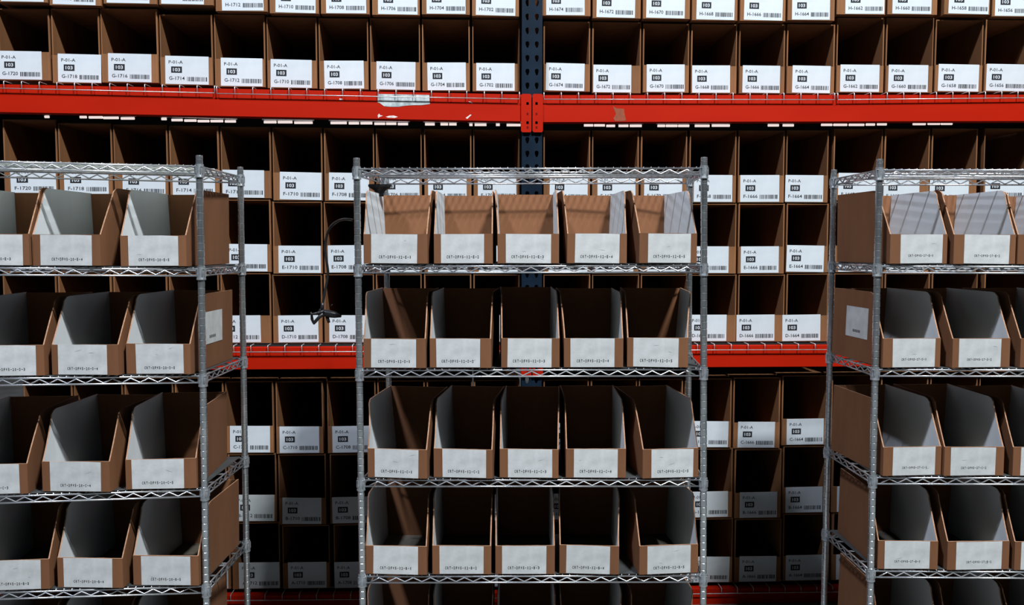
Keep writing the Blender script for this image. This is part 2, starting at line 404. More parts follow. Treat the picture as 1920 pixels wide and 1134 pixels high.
def crossbeam(a_px, b_px, height, label, plate_px, group):
    a, b = BEAMP.hit(*a_px), BEAMP.hit(*b_px)
    row = 'G' if a.z > 2.2 else 'D' if a.z > 1 else 'A'
    low = 0
    for r_, p_, q_ in DECK_LINES:
        if r_ == row and (p_.x > 0) == (b_px[0] > 1000):
            for e in (p_, q_):
                zb = a.z + (b.z - a.z) * (e.x - a.x) / (b.x - a.x)
                low = max(low, zb - (e.z - .0075))
    a.z -= low; b.z -= low
    root = thing('pallet_rack_crossbeam', (a.x, a.y, a.z), 0, label, 'rack beam', group, 'thing')
    d = b - a; L = d.length; yaw = math.atan2(d.y, d.x); tilt = math.atan2(d.z, math.hypot(d.x, d.y))
    h = height; D = .045
    prof = [(0, 0), (0.0, -h * .97), (.004, -h), (D - .004, -h), (D, -h * .97), (D, 0.0), (D - .004, .0), (.004, 0.0)]
    m = MB(); n = len(prof); seg = 24; vs = []; fs = []
    for i in range(seg + 1):
        for (y, z) in prof: vs.append((L * i / seg, y, z))
    for i in range(seg):
        for k in range(n):
            fs.append((i * n + k, i * n + (k + 1) % n, (i + 1) * n + (k + 1) % n, (i + 1) * n + k))
    fs.append(tuple(range(n))); fs.append(tuple(seg * n + k for k in range(n))[::-1])
    m.add(vs, fs)
    o = m.build('beam_body', M_ORANGE, root); o.rotation_euler = (0, -tilt, yaw)
    if plate_px:
        x0, x1, y0, y1 = plate_px
        pp = RACK.back(-BF - .006)
        p0, p1 = pp.hit(x0, y0), pp.hit(x1, y1)
        w = (Vector((p1.x, p1.y)) - Vector((p0.x, p0.y))).length; hh = p0.z - p1.z; c = .006
        ol = [(c, 0), (w - c, 0), (w, -c), (w, -hh + c), (w - c, -hh), (c, -hh), (0, -hh + c), (0, -c)]
        ol = ol[::-1]
        inner = .62 if x0 < 990 else .38
        holes = []
        for fz in (.25, .75):
            cx, cz, s = w * inner, -hh * fz, .0062
            holes.append([(cx - s, cz - s), (cx + s, cz - s), (cx + s * .8, cz + s), (cx - s * .8, cz + s)])
        pl = plate_with_holes('connector_plate', ol, holes, M_ORANGE, root, .004, p0 - a, RY)
        mk = MB()
        for fz in (.52, .875):
            for q in range(3):
                mk.box(w * inner - .004, w * inner + .004, -.0034, -.002, -hh * fz - .004 + q * .004, -hh * fz - .0025 + q * .004)
        mo = mk.build('stamped_mark', mat_noise('dark_stamp', (.16, .008, .004), (.22, .01, .005), 50), pl)
    return root, yaw
CB_G = 'orange crossbeams of the pallet rack'
b1, y1_ = crossbeam((-330, 151.5), (977, 177), .127, 'upper orange crossbeam, bay on the left of the blue upright, with a torn grey sticker', (977, 996.5, 176, 248), CB_G)
b2, y2_ = crossbeam((1018, 178), (2250, 177), .127, 'upper orange crossbeam, bay on the right of the blue upright', (998.5, 1018, 176, 248), CB_G)
b3, _ = crossbeam((-330, 655), (977, 649.5), .104, 'middle orange crossbeam left of the blue upright, seen between the wire carts', (977, 996.5, 640, 706), CB_G)
b4, _ = crossbeam((1018, 649.5), (2250, 645), .104, 'middle orange crossbeam right of the blue upright, seen between the wire carts', (998.5, 1018, 640, 706), CB_G)
b5, _ = crossbeam((-330, 1122), (974.5, 1110), .092, 'lowest orange crossbeam left of the blue upright, dim near the picture bottom', (977, 996.5, 1098, 1164), CB_G)
b6, _ = crossbeam((1019.5, 1108), (2250, 1091), .092, 'lowest orange crossbeam right of the blue upright, dim near the picture bottom', (998.5, 1018, 1098, 1164), CB_G)

# torn sticker, chips and a scuff on the upper beams
SKP = RACK.back(-BF - .0008)
def patch(name, pts, mat, root, base, off=.0008, label=None):
    P = RACK.back(-BF - off)
    q = [P.hit(*p) - Vector(base) for p in pts]
    n = len(q); bk = [v + Vector((0, .0007, 0)) for v in q]
    m = MB(); m.add(q + bk, [tuple(range(n))] + [(i, (i + 1) % n, n + (i + 1) % n, n + i) for i in range(n)])
    o = m.build(name, mat, root)
    if label: o['label'] = label
    return o
stk = patch('torn_sticker', [(708, 176), (805, 178), (806, 195), (790, 197), (777, 197), (760, 198), (748, 200), (730, 200), (720, 199), (712, 193), (708, 192)], M_STICKER, b1, b1.location, .0010, 'torn grey paper sticker')
for nm, pts in (('paint_chip', [(708, 216), (711, 213), (713, 216), (718, 217), (712, 219), (709, 221)]),
                ('paint_chip', [(723, 219), (730, 217), (738, 216.5), (746, 219), (740, 221), (728, 220.5)]),
                ('paint_chip', [(873, 221), (882, 214.5), (884, 215.5), (876, 223)]),
                ('paint_chip', [(878, 190), (882, 190.5), (887, 193), (885, 194), (880, 192)]),
                ('paint_chip', [(636, 185), (641, 184.5), (642, 187), (637, 188)])):
    patch(nm, pts, M_BARE, b1, b1.location)
patch('scuff_mark', [(1149, 199), (1156, 203), (1170, 204), (1171, 213), (1174, 226), (1166, 227), (1153, 227), (1150, 222), (1155, 214)], M_SMUDGE, b2, b2.location, label='brown scuff')

# the perforated upright
def upright():
    zt = 3.3
    P = RACK.back(-BF + .004)
    a, b = P.hit(978.5, 300), P.hit(1016.5, 300)
    w = math.hypot(b.x - a.x, b.y - a.y)
    root = thing('rack_upright', (a.x, a.y, 0), RY, 'dark blue perforated steel upright post of the pallet rack', 'rack post')
    pitch = .0625
    zref = RACK.hit(997, 11).z % pitch
    ff = MB(); th = .0025
    z = zref
    ff.box(0, w, .001, .001 + th, 0, zref - pitch / 2 if zref > pitch / 2 else .0005)
    while z < zt - .04:
        for c0, c1, fx in ((0, w / 2, .27), (w / 2, w, .73)):
            cx = w * fx; z0, z1 = z - pitch / 2, z + pitch / 2; cm = (c0 + c1) / 2
            hole = [(cx - .0085, z + .012), (cx - .009, z + .002), (cx - .004, z - .012), (cx, z - .015), (cx + .004, z - .012), (cx + .009, z + .002), (cx + .0085, z + .012), (cx, z + .016)]
            outr = [(c0, z1), (c0, z), (c0, z0), (cm, z0), (c1, z0), (c1, z), (c1, z1), (cm, z1)]
            v = [(x, .001, q) for x, q in outr] + [(x, .001, q) for x, q in hole] + [(x, .001 + th, q) for x, q in outr] + [(x, .001 + th, q) for x, q in hole]
            fs = []
            for k in range(8):
                j = (k + 1) % 8
                fs += [(k, j, 8 + j, 8 + k), (16 + j, 16 + k, 24 + k, 24 + j), (8 + k, 8 + j, 24 + j, 24 + k)]
            ff.add(v, fs)
        z += pitch
    zt = z - pitch / 2
    ff.build('front_face', M_BLUE, root)
    m = MB()
    m.box(0, .0025, .0035, .080, 0, zt); m.box(w - .0025, w, .0035, .080, 0, zt)
    m.box(.0025, .016, .0775, .080, 0, zt); m.box(w - .016, w - .0025, .0775, .080, 0, zt)
    m.build('side_flange', M_BLUE, root)
    f = MB(); f.box(-.004, w + .004, -.004, .10, 0, .003); f.build('base_plate', M_BLUE, root)
upright()

def wire_deck(xa, xb, ya, yb, label, drop=13.5, rad=.0021, depth=1.0):
    """welded wire deck: depth wires bent down over the beam to a front wire"""
    P = RACK.back(-BF - .012)
    a, b = P.hit(xa, ya), P.hit(xb, yb)
    root = thing('wire_deck', (a.x, a.y, a.z), 0, label, 'wire deck', 'welded wire decks on the crossbeams')
    d = b - a; L = d.length; ex = d.normalized(); ey = Vector((-math.sin(RY), math.cos(RY), 0))
    dz = -drop * 4.15 / F_PX
    m = MB(); n = int(round(L / .0795))
    for i in range(n + 1):
        p = ex * (L * i / n)
        m.tube([p + Vector((0, 0, dz)), p + Vector((0, 0, -.004)), p + ey * .004, p + ey * depth], rad, 6)
    k = .10
    while k < depth:
        m.tube([ey * k + Vector((0, 0, -.004)), ey * k + ex * L + Vector((0, 0, -.004))], rad, 6); k += .115
    m.build('wire_grid', M_GALV, root, smooth=True)
    f = MB(); f.tube([Vector((0, -.003, dz)), ex * L + Vector((0, -.003, dz))], rad * 1.1, 6)
    f.build('front_wire', M_GALV, root, smooth=True)
for _row, _xa, _xb, _ya, _yb, _l, _d in DECKS:
    wire_deck(_xa, _xb, _ya, _yb, _l, _d)

# added glow strips for the lit bits in the slot below the upper beam
def strip(tubes):
    P = Plane(0, 26.0, RY)
    c0, c1 = P.hit(tubes[0][0], tubes[0][2]), P.hit(tubes[-1][1], tubes[-1][2])
    mid = (c0 + c1) / 2; ex = (c1 - c0).normalized(); L = (c1 - c0).length
    root = thing('glow_strip', tuple(mid), 0, 'added glowing strip standing in for bright bits in the slot under the upper crossbeam', 'lamp', 'added glow strips under the upper beam')
    up = Vector((0, 0, 1))
    for x0, x1, y in tubes:
        a, b = P.hit(x0, y) - mid, P.hit(x1, y) - mid
        m = MB(); m.tube([a, b], .036, 10); m.build('glow_tube', M_STRIP, root, smooth=False)
    h = MB(); h.tube([c0 - mid + up * .085 - ex * .05, c1 - mid + up * .085 + ex * .05], .036, 6); h.build('glow_strip_backing', M_GALV, root)
    for s_ in (-.35, .35):
        p = ex * L * s_ + up * .09
        r_ = MB(); r_.tube([p, Vector((p.x, p.y, 10.89 - mid.z))], .012, 6); r_.build('glow_strip_rod', M_GALV, root)
for tubes in ([(84, 92, 219)], [(150, 162, 219.5), (167, 192, 220), (194, 222, 221), (227, 252, 222)], [(303, 312, 223), (322, 342, 225), (346, 368, 226), (371, 392, 227), (395, 418, 227), (422, 442, 227.5)],
              [(495, 518, 229), (521, 548, 229), (552, 586, 230)], [(620, 650, 230.5), (654, 673, 231), (676, 698, 231), (702, 722, 232), (724, 743, 232), (746, 765, 232.5)],
              [(797, 815, 233), (826, 840, 233), (842, 856, 233)], [(880, 886, 234), (890, 912, 234), (930, 937, 234), (950, 976, 234.5)],
              [(1095, 1112, 235), (1114, 1134, 235), (1137, 1153, 236), (1160, 1178, 236), (1181, 1203, 236)], [(1233, 1247, 236), (1249, 1270, 236), (1272, 1292, 236), (1303, 1330, 236), (1335, 1368, 235.5)],
              [(1440, 1460, 235), (1468, 1488, 235)], [(1540, 1560, 234), (1563, 1588, 234), (1592, 1620, 234), (1624, 1640, 233.5), (1645, 1662, 233)], [(1712, 1735, 232.5), (1740, 1762, 232), (1765, 1785, 232)]):
    strip(tubes)

# ------------------------------------------------------------------ wire shelving carts
SHELF_HALF = .0113
def linfit(pts):
    """least squares x(z), y(z) line through points"""
    n = len(pts); mz = sum(p.z for p in pts) / n
    sx = sum(p.x for p in pts) / n; sy = sum(p.y for p in pts) / n
    k = sum((p.z - mz) ** 2 for p in pts)
    kx = sum((p.z - mz) * (p.x - sx) for p in pts) / k; ky = sum((p.z - mz) * (p.y - sy) for p in pts) / k
    return lambda z: Vector((sx + kx * (z - mz), sy + ky * (z - mz), z))
def truss(mb, a, b, end=.03, rr=.0031):
    ex = (b - a); L = ex.length; ex.normalize(); up = Vector((0, 0, 1))
    mb.tube([a + up * SHELF_HALF, b + up * SHELF_HALF], rr, 8)
    mb.tube([a - up * SHELF_HALF, b - up * SHELF_HALF], rr, 8)
    n = max(2, int(round((L - 2 * end) / .0305)))
    if n % 2: n += 1
    pts = []
    for i in range(n + 1):
        s = end + (L - 2 * end) * i / n
        pts.append(a + ex * s + up * ((-.0082) if i % 2 == 0 else .0068))
    mb.tube(pts, .0027, 6)
def post_mesh(h):
    """chrome tube with a groove every inch"""
    mb = MB(); n = 20; r = .0119; pitch = .0254
    prof = [(0, .0)]; z = .0
    prof = [(r * .93, 0.0)]
    z = .004; prof.append((r, z))
    while z + pitch < h - .004:
        prof += [(r, z + pitch - .0042), (r - .0012, z + pitch - .0030), (r - .0012, z + pitch - .0012), (r, z + pitch)]
        z += pitch
    prof += [(r, h - .004), (r * .9, h), (.0001, h + .0005)]
    vs = [(q * math.cos(2 * math.pi * k / n), q * math.sin(2 * math.pi * k / n), zz) for q, zz in prof for k in range(n)]
    fs = [(i * n + k, i * n + (k + 1) % n, (i + 1) * n + (k + 1) % n, (i + 1) * n + k) for i in range(len(prof) - 1) for k in range(n)]
    mb.add(vs, fs)
    return mb
POST_ME = None
def collar_mesh():
    mb = MB(); n = 20
    prof = [(.0121, .020), (.0138, .020), (.0142, .017), (.0142, .004), (.0150, -.004), (.0148, -.0195), (.0156, -.021), (.0156, -.0245), (.0121, -.0245)]
    vs = [(q * math.cos(2 * math.pi * k / n), q * math.sin(2 * math.pi * k / n), zz) for q, zz in prof for k in range(n)]
    fs = [(i * n + k, (i + 1) * n + k, (i + 1) * n + (k + 1) % n, i * n + (k + 1) % n) for i in range(len(prof) - 1) for k in range(n)]
    mb.add(vs, fs)
    # clip tabs on the sleeve
    for a in (45, 135, 225, 315):
        c, s = math.cos(math.radians(a)), math.sin(math.radians(a))
        p = Vector((c * .0152, s * .0152, 0)); t = Vector((-s, c, 0)) * .004
        mb.tube([p + t + Vector((0, 0, -.012)), p + t + Vector((0, 0, .012)), p - t + Vector((0, 0, .012)), p - t + Vector((0, 0, -.012))], .0016, 5)
    return mb
class Cart:
    def __init__(s, plane, fl, fr, rl, rr, zc, label, shade_sheet=False):
        """fl.. functions z -> post axis point; zc list of functions x -> shelf mid height"""
        global POST_ME
        s.plane = plane; s.zc = zc
        base = (fl(0) + fr(0) + rl(0) + rr(0)) / 4
        s.root = thing('wire_shelving_cart', (base.x, base.y, 0), 0, label, 'shelving cart', 'chrome wire shelving carts')
        B = Vector((base.x, base.y, 0))
        for k, fn in enumerate((fl, fr, rl, rr)):
            zt = zc[0](fn(1.9).x) + .050
            p0, p1 = fn(.05), fn(zt)
            if POST_ME is None:
                o = post_mesh(zt - .05).build('post', M_POST, s.root); smooth_by_angle(o, 25); POST_ME = o.data
            else:
                o = bpy.data.objects.new('post', POST_ME); COL.objects.link(o); o.parent = s.root
            o.location = p0 - B
            dv = p1 - p0
            o.rotation_euler = dv.to_track_quat('Z', 'Y').to_euler()
            o.scale = (1, 1, dv.length / (POST_ME.vertices[-1].co.z))
            ft = MB(); ft.tube([(0, 0, -.05), (0, 0, -.042), (0, 0, -.040), (0, 0, 0)], [.024, .024, .009, .009], 14)
            fo = ft.build('levelling_foot', M_BLACK, o, smooth=False)
        cme = None
        for li, zf in enumerate(zc):
            cor = []
            for fn in (fl, fr, rl, rr):
                z = 1.5
                for _ in range(4): z = zf(fn(z).x)
                cor.append(fn(z) - B)
            a, b, c, d = cor
            sh = MB()
            u = Vector((0, 0, SHELF_HALF + .0042))
            W = (b - a).length; n = int(round(W / .0265))
            for i in range(1, n):
                t = i / n
                p, q = a.lerp(b, t), c.lerp(d, t)
                sh.tube([p + u, q + u], .0017, 5)
            for t in (.25, .5, .75):
                sh.tube([a.lerp(c, t) + u * .45, b.lerp(d, t) + u * .45], .003, 6)
            so = sh.build('wire_shelf', M_CHROME, s.root, smooth=True)
            for p, q in ((a, b), (c, d), (a, c), (b, d)):
                t = MB(); truss(t, p, q); t.build('edge_truss', M_CHROME, so, smooth=True)
            for p in cor:
                if cme is None:
                    co = collar_mesh().build('corner_sleeve', M_COLLAR, so); smooth_by_angle(co, 35); cme = co.data
                else:
                    co = bpy.data.objects.new('corner_sleeve', cme); COL.objects.link(co); co.parent = so
                co.location = p
            if li > 0 or shade_sheet:  # on the top shelf the sheet is added only to shade the bins
                ln = MB(); k = u + Vector((0, 0, .0018)); e = Vector((0, 0, .0016))
                ex = (b - a).normalized() * .016; ey = (c - a).normalized() * .016
                fr_ = 2.5 if li == 0 else .2  # added top sheet starts further back to shape its shadow edge
                v = [a + ey * fr_ + ex, b + ey * fr_ - ex, d - ey * .2 - ex, c - ey * .2 + ex]
                ln.add([q + k for q in v] + [q + k + e for q in v], [(3, 2, 1, 0), (4, 5, 6, 7), (0, 1, 5, 4), (1, 2, 6, 5), (2, 3, 7, 6), (3, 0, 4, 7)])
                ln.build('liner_or_shade_sheet', M_LINER if li else M_SHADE_SHEET, so)
    def ztop(s, li, x): return s.zc[li](x) + SHELF_HALF + .0092

def zlin(p, q):
    t = (q.z - p.z) / (q.x - p.x) if abs(q.x - p.x) > 1e-6 else 0
    return lambda x, p=p, t=t: p.z + t * (x - p.x)
# middle cart
PM = Plane(0, 3.10, 0.0)
YM = [(323, 321.5), (505.5, 504), (700.5, 698.5), (906, 905.5), (1086.5, 1085), (1268, 1267)]
XM0 = [669, 671, 674.5, 677.5, 679]; XM1 = [1320.3, 1319.5, 1319, 1318.7, 1318.7]
m_fl = linfit([PM.hit(x, y[0]) for x, y in zip(XM0, YM)]); m_fr = linfit([PM.hit(x, y[1]) for x, y in zip(XM1, YM)])
PMb = PM.back(.44)
m_rl = linfit([PMb.hit(722, 340), PMb.hit(726, 520), PMb.hit(728.5, 710)]); m_rr = linfit([PMb.hit(1294, 340), PMb.hit(1292, 520), PMb.hit(1291, 715)])
zM = [zlin(PM.hit(670, a), PM.hit(1319, b)) for a, b in YM]
CM = Cart(PM, m_fl, m_fr, m_rl, m_rr, zM, 'chrome wire shelving cart in the middle holding five bins per shelf')
# left cart
PL = Plane(-1.05, 3.0, .085)
XL = [371.5, 379, 382.5, 385, 385]; YL = [319, 511, 711, 924, 1105]
YLe = [310, 509, 716, 937, 1117]
l_fr = linfit([PL.hit(x, y) for x, y in zip(XL, YL)])
PLb = PL.back(.45)
l_rr = linfit([PLb.hit(x, y) for x, y in zip([449.5, 454, 458, 460, 460.5], [335, 501, 675, 858, 1017])])
def shifted(fn, plane, w):
    d = Vector((math.cos(plane.yaw), math.sin(plane.yaw), 0)) * w
    return lambda z: fn(z) + d
l_fl, l_rl = shifted(l_fr, PL, -1.19), shifted(l_rr, PL, -1.19)
zL = [zlin(PL.hit(0, e), PL.hit(x, y)) for x, y, e in zip(XL + [385], YL + [1288], YLe + [1303])]
CL = Cart(PL, l_fl, l_fr, l_rl, l_rr, zL, 'chrome wire shelving cart at the left edge with cartons marked 20', shade_sheet=True)
# right cart
PR = Plane(1.29, 3.12, .0)
XR = [1649.5, 1645, 1639.5, 1635.5, 1633.5]; YR = [325, 505, 699, 901, 1076]; YRe = [325, 506, 699.5, 902, 1078]
r_fl = linfit([PR.hit(x, y) for x, y in zip(XR, YR)])
PRb = PR.back(.44)
r_rl = linfit([PRb.hit(x, y) for x, y in zip([1565, 1559, 1554, 1551, 1549.5], [340, 496, 668, 845, 997])])
r_fr, r_rr = shifted(r_fl, PR, 1.19), shifted(r_rl, PR, 1.19)
zR = [zlin(PR.hit(x, y), PR.hit(1920, e)) for x, y, e in zip(XR + [1632], YR + [1253], YRe + [1256])]
CR = Cart(PR, r_fl, r_fr, r_rl, r_rr, zR, 'chrome wire shelving cart at the right edge with cartons marked 27')

# ------------------------------------------------------------------ the cardboard bins on the carts
HB, LIP, DB = .262, .104, .415
def label_mesh_bin(w, h, code, rnd, cell, th, zt):
    mb = MB(); c = []
    # paper outline with slightly worn corners
    k = .0015
    pts = [(-w / 2 + k * rnd.random(), 0), (w / 2 - k * rnd.random(), rnd.uniform(-.001, .001)), (w / 2, h - k * rnd.random()), (w / 6, h + rnd.uniform(-.0008, .0008)), (-w / 2 + k * rnd.random(), h)]
    n = len(pts)
    mb.add([(x, -.0007, z) for x, z in pts] + [(x, 0, z) for x, z in pts], [tuple(range(n))] + [(i, n + i, n + (i + 1) % n, (i + 1) % n) for i in range(n)], 0)
    if code: put_mono(mb, code, rnd.uniform(-.003, .003), zt, cell, th, -.0011, 1)
    # creases and pen-thin scratches
    for _ in range(rnd.choice((0, 1, 1, 2))):
        x = rnd.uniform(-.4, .3) * w; z = rnd.uniform(.15, .85) * h; l = rnd.uniform(.006, .03); a = rnd.uniform(-.4, .4)
        mb.add([(x, -.0010, z), (x + l * .5, -.0010, z + l * a * .5 - .0006), (x + l, -.0010, z + l * a), (x + l * .5, -.0010, z + l * a * .5 + .0006)], [(0, 1, 2, 3)], 2)
    return mb
M_CREASE = mat_noise('paper_crease', (.30, .32, .32), (.42, .45, .45), 60, .7)
def cart_bin(cart, li, L, R, yb, lab=None, pL=None, pR=None, yp=None, rL=None, rR=None, code='', label='', group='', side_label=None, cell=.0076, th=.0088, zt=.0175, lip=LIP, prev=None):
    rnd = random.Random(code + label)
    P = cart.plane
    A, Bp = P.hit(L, yb), P.hit(R, yb)
    c = (A + Bp) / 2; w = (Vector((A.x, A.y)) - Vector((Bp.x, Bp.y))).length
    z = cart.ztop(li, c.x)
    base_yaw = P.yaw
    P1, P2 = P.back(.10), P.back(DB)
    ex = Vector((math.cos(P.yaw), math.sin(P.yaw), 0))
    def loc(Pl, px, py): return (Pl.hit(px, py) - c).dot(ex)
    yp = yp or yb - 130
    psi = []
    if pL is not None and rL is not None: psi.append((loc(P1, pL, yp) - loc(P2, rL, yp) + .004) / (DB - .10))
    if pR is not None and rR is not None: psi.append((loc(P1, pR, yp) - loc(P2, rR, yp) - .004) / (DB - .10))
    ps = sum(psi) / len(psi) if psi else 0.0
    ps = max(-.11, min(.11, ps))
    sL = (loc(P1, pL, yp) + w / 2 + .10 * ps) if pL is not None else -.004
    sR = (loc(P1, pR, yp) - w / 2 + .10 * ps) if pR is not None else .004
    sL = max(-.026, min(.006, sL * .9)); sR = max(-.006, min(.026, sR * .9))
    def right_edge(ctr, ww, p_, s_, y, top_): return ctr + (ww / 2 + (s_ if top_ else 0)) * math.cos(p_) - y * math.sin(p_)
    cx = (c - Vector((P.x0, P.y0, 0))).dot(ex)
    if prev is not None:
        pc, pw, pp_, ps_ = prev
        for _ in range(12):
            if cx - w / 2 * math.cos(ps) - DB * math.sin(ps) >= right_edge(pc, pw, pp_, ps_, DB, False) + .0015: break
            ps = pp_ + (ps - pp_) * .8
        for y in (.10, DB):
            d_ = right_edge(pc, pw, pp_, ps_, y, True) + .002 - (cx + (-w / 2 + sL) * math.cos(ps) - y * math.sin(ps))
            if d_ > 0: sL += d_
    root = thing('storage_bin', (c.x, c.y, z), base_yaw + ps, label, 'bin', group)
    x = w / 2; t = .0042; H = HB + rnd.uniform(-.003, .003)
    prof = [(0, 0), (0, lip), (.050, lip + (H - lip) * .50), (.082, H - .028), (.088, H - .014), (.104, H - .003), (.120, H), (.20, H), (.30, H), (DB, H), (DB, 0), (.30, 0), (.2, 0), (.1, 0)]
    bow = -rnd.uniform(0, .002)
    for sx, spl in ((-1, sL), (1, sR)):
        def X(y, zz, inner):
            k = min(1, y / .09) * (zz / H) * spl + bow * math.sin(math.pi * y / DB) * sx * (zz / H)
            return sx * (x - (t if inner else 0)) + k
        # grid in depth x height so the splay is smooth
        m = MB(); ys = [0, .012, .03, .05, .07, .082, .088, .104, .12, .18, .24, .30, .36, DB]
        def top(y):
            if y >= .12: return H
            for (a0, b0), (a1, b1) in zip(prof[1:7], prof[2:7]):
                if y <= a1: return b0 + (b1 - b0) * (y - a0) / (a1 - a0)
            return H
        nz = 5; grid = {}
        for inner in (0, 1):
            vs = []
            for y in ys:
                for j in range(nz + 1):
                    zz = top(y) * j / nz
                    vs.append((X(y, zz, inner), y, zz))
            grid[inner] = vs
        N = nz + 1
        faces = [(i * N + j, i * N + j + 1, (i + 1) * N + j + 1, (i + 1) * N + j) for i in range(len(ys) - 1) for j in range(nz)]
        m.add(grid[0], faces if sx < 0 else [f[::-1] for f in faces], 0)
        m.add(grid[1], faces if sx > 0 else [f[::-1] for f in faces], 1)
        rim = [j for j in range(N)] + [i * N + nz for i in range(1, len(ys))] + [(len(ys) - 1) * N + j for j in range(nz - 1, -1, -1)]
        vv = [grid[0][q] for q in rim] + [grid[1][q] for q in rim]; n = len(rim)
        m.add(vv, [(q, n + q, n + q + 1, q + 1) for q in range(n - 1)], 2)
        o = m.build('side_panel', [M_KRAFT, M_WHITE_IN, M_EDGE], root)
        if side_label and side_label[0] == sx:
            _, f0, f1, z0, z1 = side_label
            s = MB(); e = sx * .0012
            q = [(f0, z0), (f1, z0), (f1, z1), (f0, z1)]
            s.add([(X(y, zz, 0) + e, y, zz) for y, zz in q], [(0, 1, 2, 3) if sx > 0 else (3, 2, 1, 0)], 0)
            e *= 1.4; ym, zm = (f0 + f1) / 2, z0 + (z1 - z0) * .17
            for qn in range(6):
                yy = ym + (-.030 + qn * .0105) * (1 if sx > 0 else 1)
                s.add([(X(yy, zm, 0) + e, yy, zm), (X(yy, zm, 0) + e, yy + .006, zm), (X(yy, zm, 0) + e, yy + .006, zm + .010), (X(yy, zm, 0) + e, yy, zm + .010)], [(0, 1, 2, 3) if sx > 0 else (3, 2, 1, 0)], 1)
            sl = s.build('side_label', [M_LABEL, M_INK], o); sl['label'] = 'white paper label on the side panel'
    # back panel follows the splayed walls
    m = MB(); y0, y1 = DB - t, DB
    bl, br = -x + t + .0003, x - t - .0003
    v = [(bl, y0, 0), (br, y0, 0), (br + sR, y0, H - .002), (bl + sL, y0, H - .002), (bl, y1, 0), (br, y1, 0), (br + sR, y1, H - .002), (bl + sL, y1, H - .002)]
    m.add(v, [(0, 1, 2, 3)], 0); m.add(v, [(5, 4, 7, 6)], 0); m.add(v, [(3, 2, 6, 7), (0, 3, 7, 4), (1, 5, 6, 2), (0, 4, 5, 1)], 1)
    m.build('back_panel', [M_KRAFT_IN, M_EDGE], root)
    m = MB(); m.box(-x + t, x - t, t, DB - t, .0005, .004, 0); m.build('base_panel', [M_BASE], root)
    # front lip, its top edge slightly crushed
    m = MB(); n = 10; d1, d2 = rnd.uniform(-.0015, .001), rnd.uniform(-.0015, .001); vs = []
    for i in range(n + 1):
        f = i / n; xx = -x + w * f
        zt_ = lip + d1 * (1 - f) + d2 * f + rnd.uniform(-.0004, .0004)
        vs += [(xx, -t, .0005), (xx, -t, zt_), (xx, 0, zt_), (xx, 0, .0005)]
    for i in range(n):
        a = i * 4; b = a + 4
        m.add(vs[a:a + 8], [(0, 4, 5, 1)], 0); m.add(vs[a:a + 8], [(1, 5, 6, 2)], 1); m.add(vs[a:a + 8], [(2, 6, 7, 3)], 2)
    m.add([vs[0], vs[1], vs[2], vs[3]], [(0, 1, 2, 3)], 0); m.add(vs[-4:], [(3, 2, 1, 0)], 0)
    m.build('front_panel', [M_KRAFT, M_EDGE, M_WHITE_IN], root)
    if lab:
        la, lb = P.hit(lab[0], yb), P.hit(lab[1], yb)
        lw = (lb - la).length; lc = ((la + lb) / 2 - c).dot(ex)
    else:
        lw = w * .71; lc = 0
    o = label_mesh_bin(lw, lip - .0025, code, rnd, cell, th, zt).build('paper_label', [M_LABEL, M_INK, M_CREASE], root)
    o.location = (lc, -t - .0003, .0015); o.rotation_euler = (0, rnd.uniform(-.006, .010), 0)
    return (cx, w, ps, sR)

ROWN = {'E': 'top row', 'D': 'second row', 'C': 'third row', 'B': 'fourth row', 'A': 'lowest row'}
def rowset(cart, no, letter, li, rows, cell, th, zt, cname):
    prev = None
    for num, kw in rows:
        code = 'CRT-DFW5-%s-%s-%d' % (no, letter, num)
        if letter == 'A':
            lb = 'cardboard bin showing only its dim upper walls, lowest row of the %s cart, below %s-B-%d' % (cname, no, num)
            grp = 'cardboard bins half hidden in the lowest row of the %s cart' % cname
        else:
            lb = 'kraft cardboard bin marked %s, %s of the %s cart' % (code, ROWN[letter], cname)
            grp = 'cardboard bins in the %s of the %s cart' % (ROWN[letter], cname)
        prev = cart_bin(cart, li, prev=prev, code=code, label=lb, group=grp, cell=cell, th=th, zt=zt, **kw)
K = lambda L, R, yb, lab=None, pL=None, pR=None, rL=None, rR=None, **k: dict(L=L, R=R, yb=yb, lab=lab, pL=pL, pR=pR, rL=rL, rR=rR, **k)
# middle cart
MC = (.0077, .0100, .0170)
rowset(CM, '12', 'E', 1, [
    (1, K(682, 802, 497, (696, 783), 685, 811, 718)), (2, K(814, 924, 497, (827, 908), 814, 925, 831)), (3, K(933, 1048, 496, (948, 1033), 925, 1044.5, 936, 1032)),
    (4, K(1063, 1175, 495, (1077, 1161), 1051.5, 1171.5, None, 1140)), (5, K(1197, 1307, 495, (1213, 1295), 1176, 1292.5, None, 1246))], *MC, 'middle')
rowset(CM, '12', 'D', 2, [
    (1, K(682, 799, 694, (696, 781), 685, 803, 717)), (2, K(806, 921, 691, (818, 901), 808, 925, 832)), (3, K(940, 1049, 690, (951, 1034), 935, 1044, None, 1028)),
    (4, K(1057.5, 1168, 691, (1069, 1152), 1048, 1165, None, 1146)), (5, K(1176, 1289, 691, (1187, 1271), 1170, 1296, None, 1275))], *MC, 'middle')
rowset(CM, '12', 'C', 3, [
    (1, K(689, 802, 898, (702, 786), 689, 811, 740)), (2, K(813, 924, 898, (829.5, 912.5), 816, 927, 847)), (3, K(937, 1047, 898, (952, 1035.5), 935, 1046)),
    (4, K(1061, 1173, 899, (1075, 1157.5), 1052, 1166, None, 1142)), (5, K(1203, 1310, 900, (1219, 1300), 1183, 1297.5, None, 1245))], *MC, 'middle')
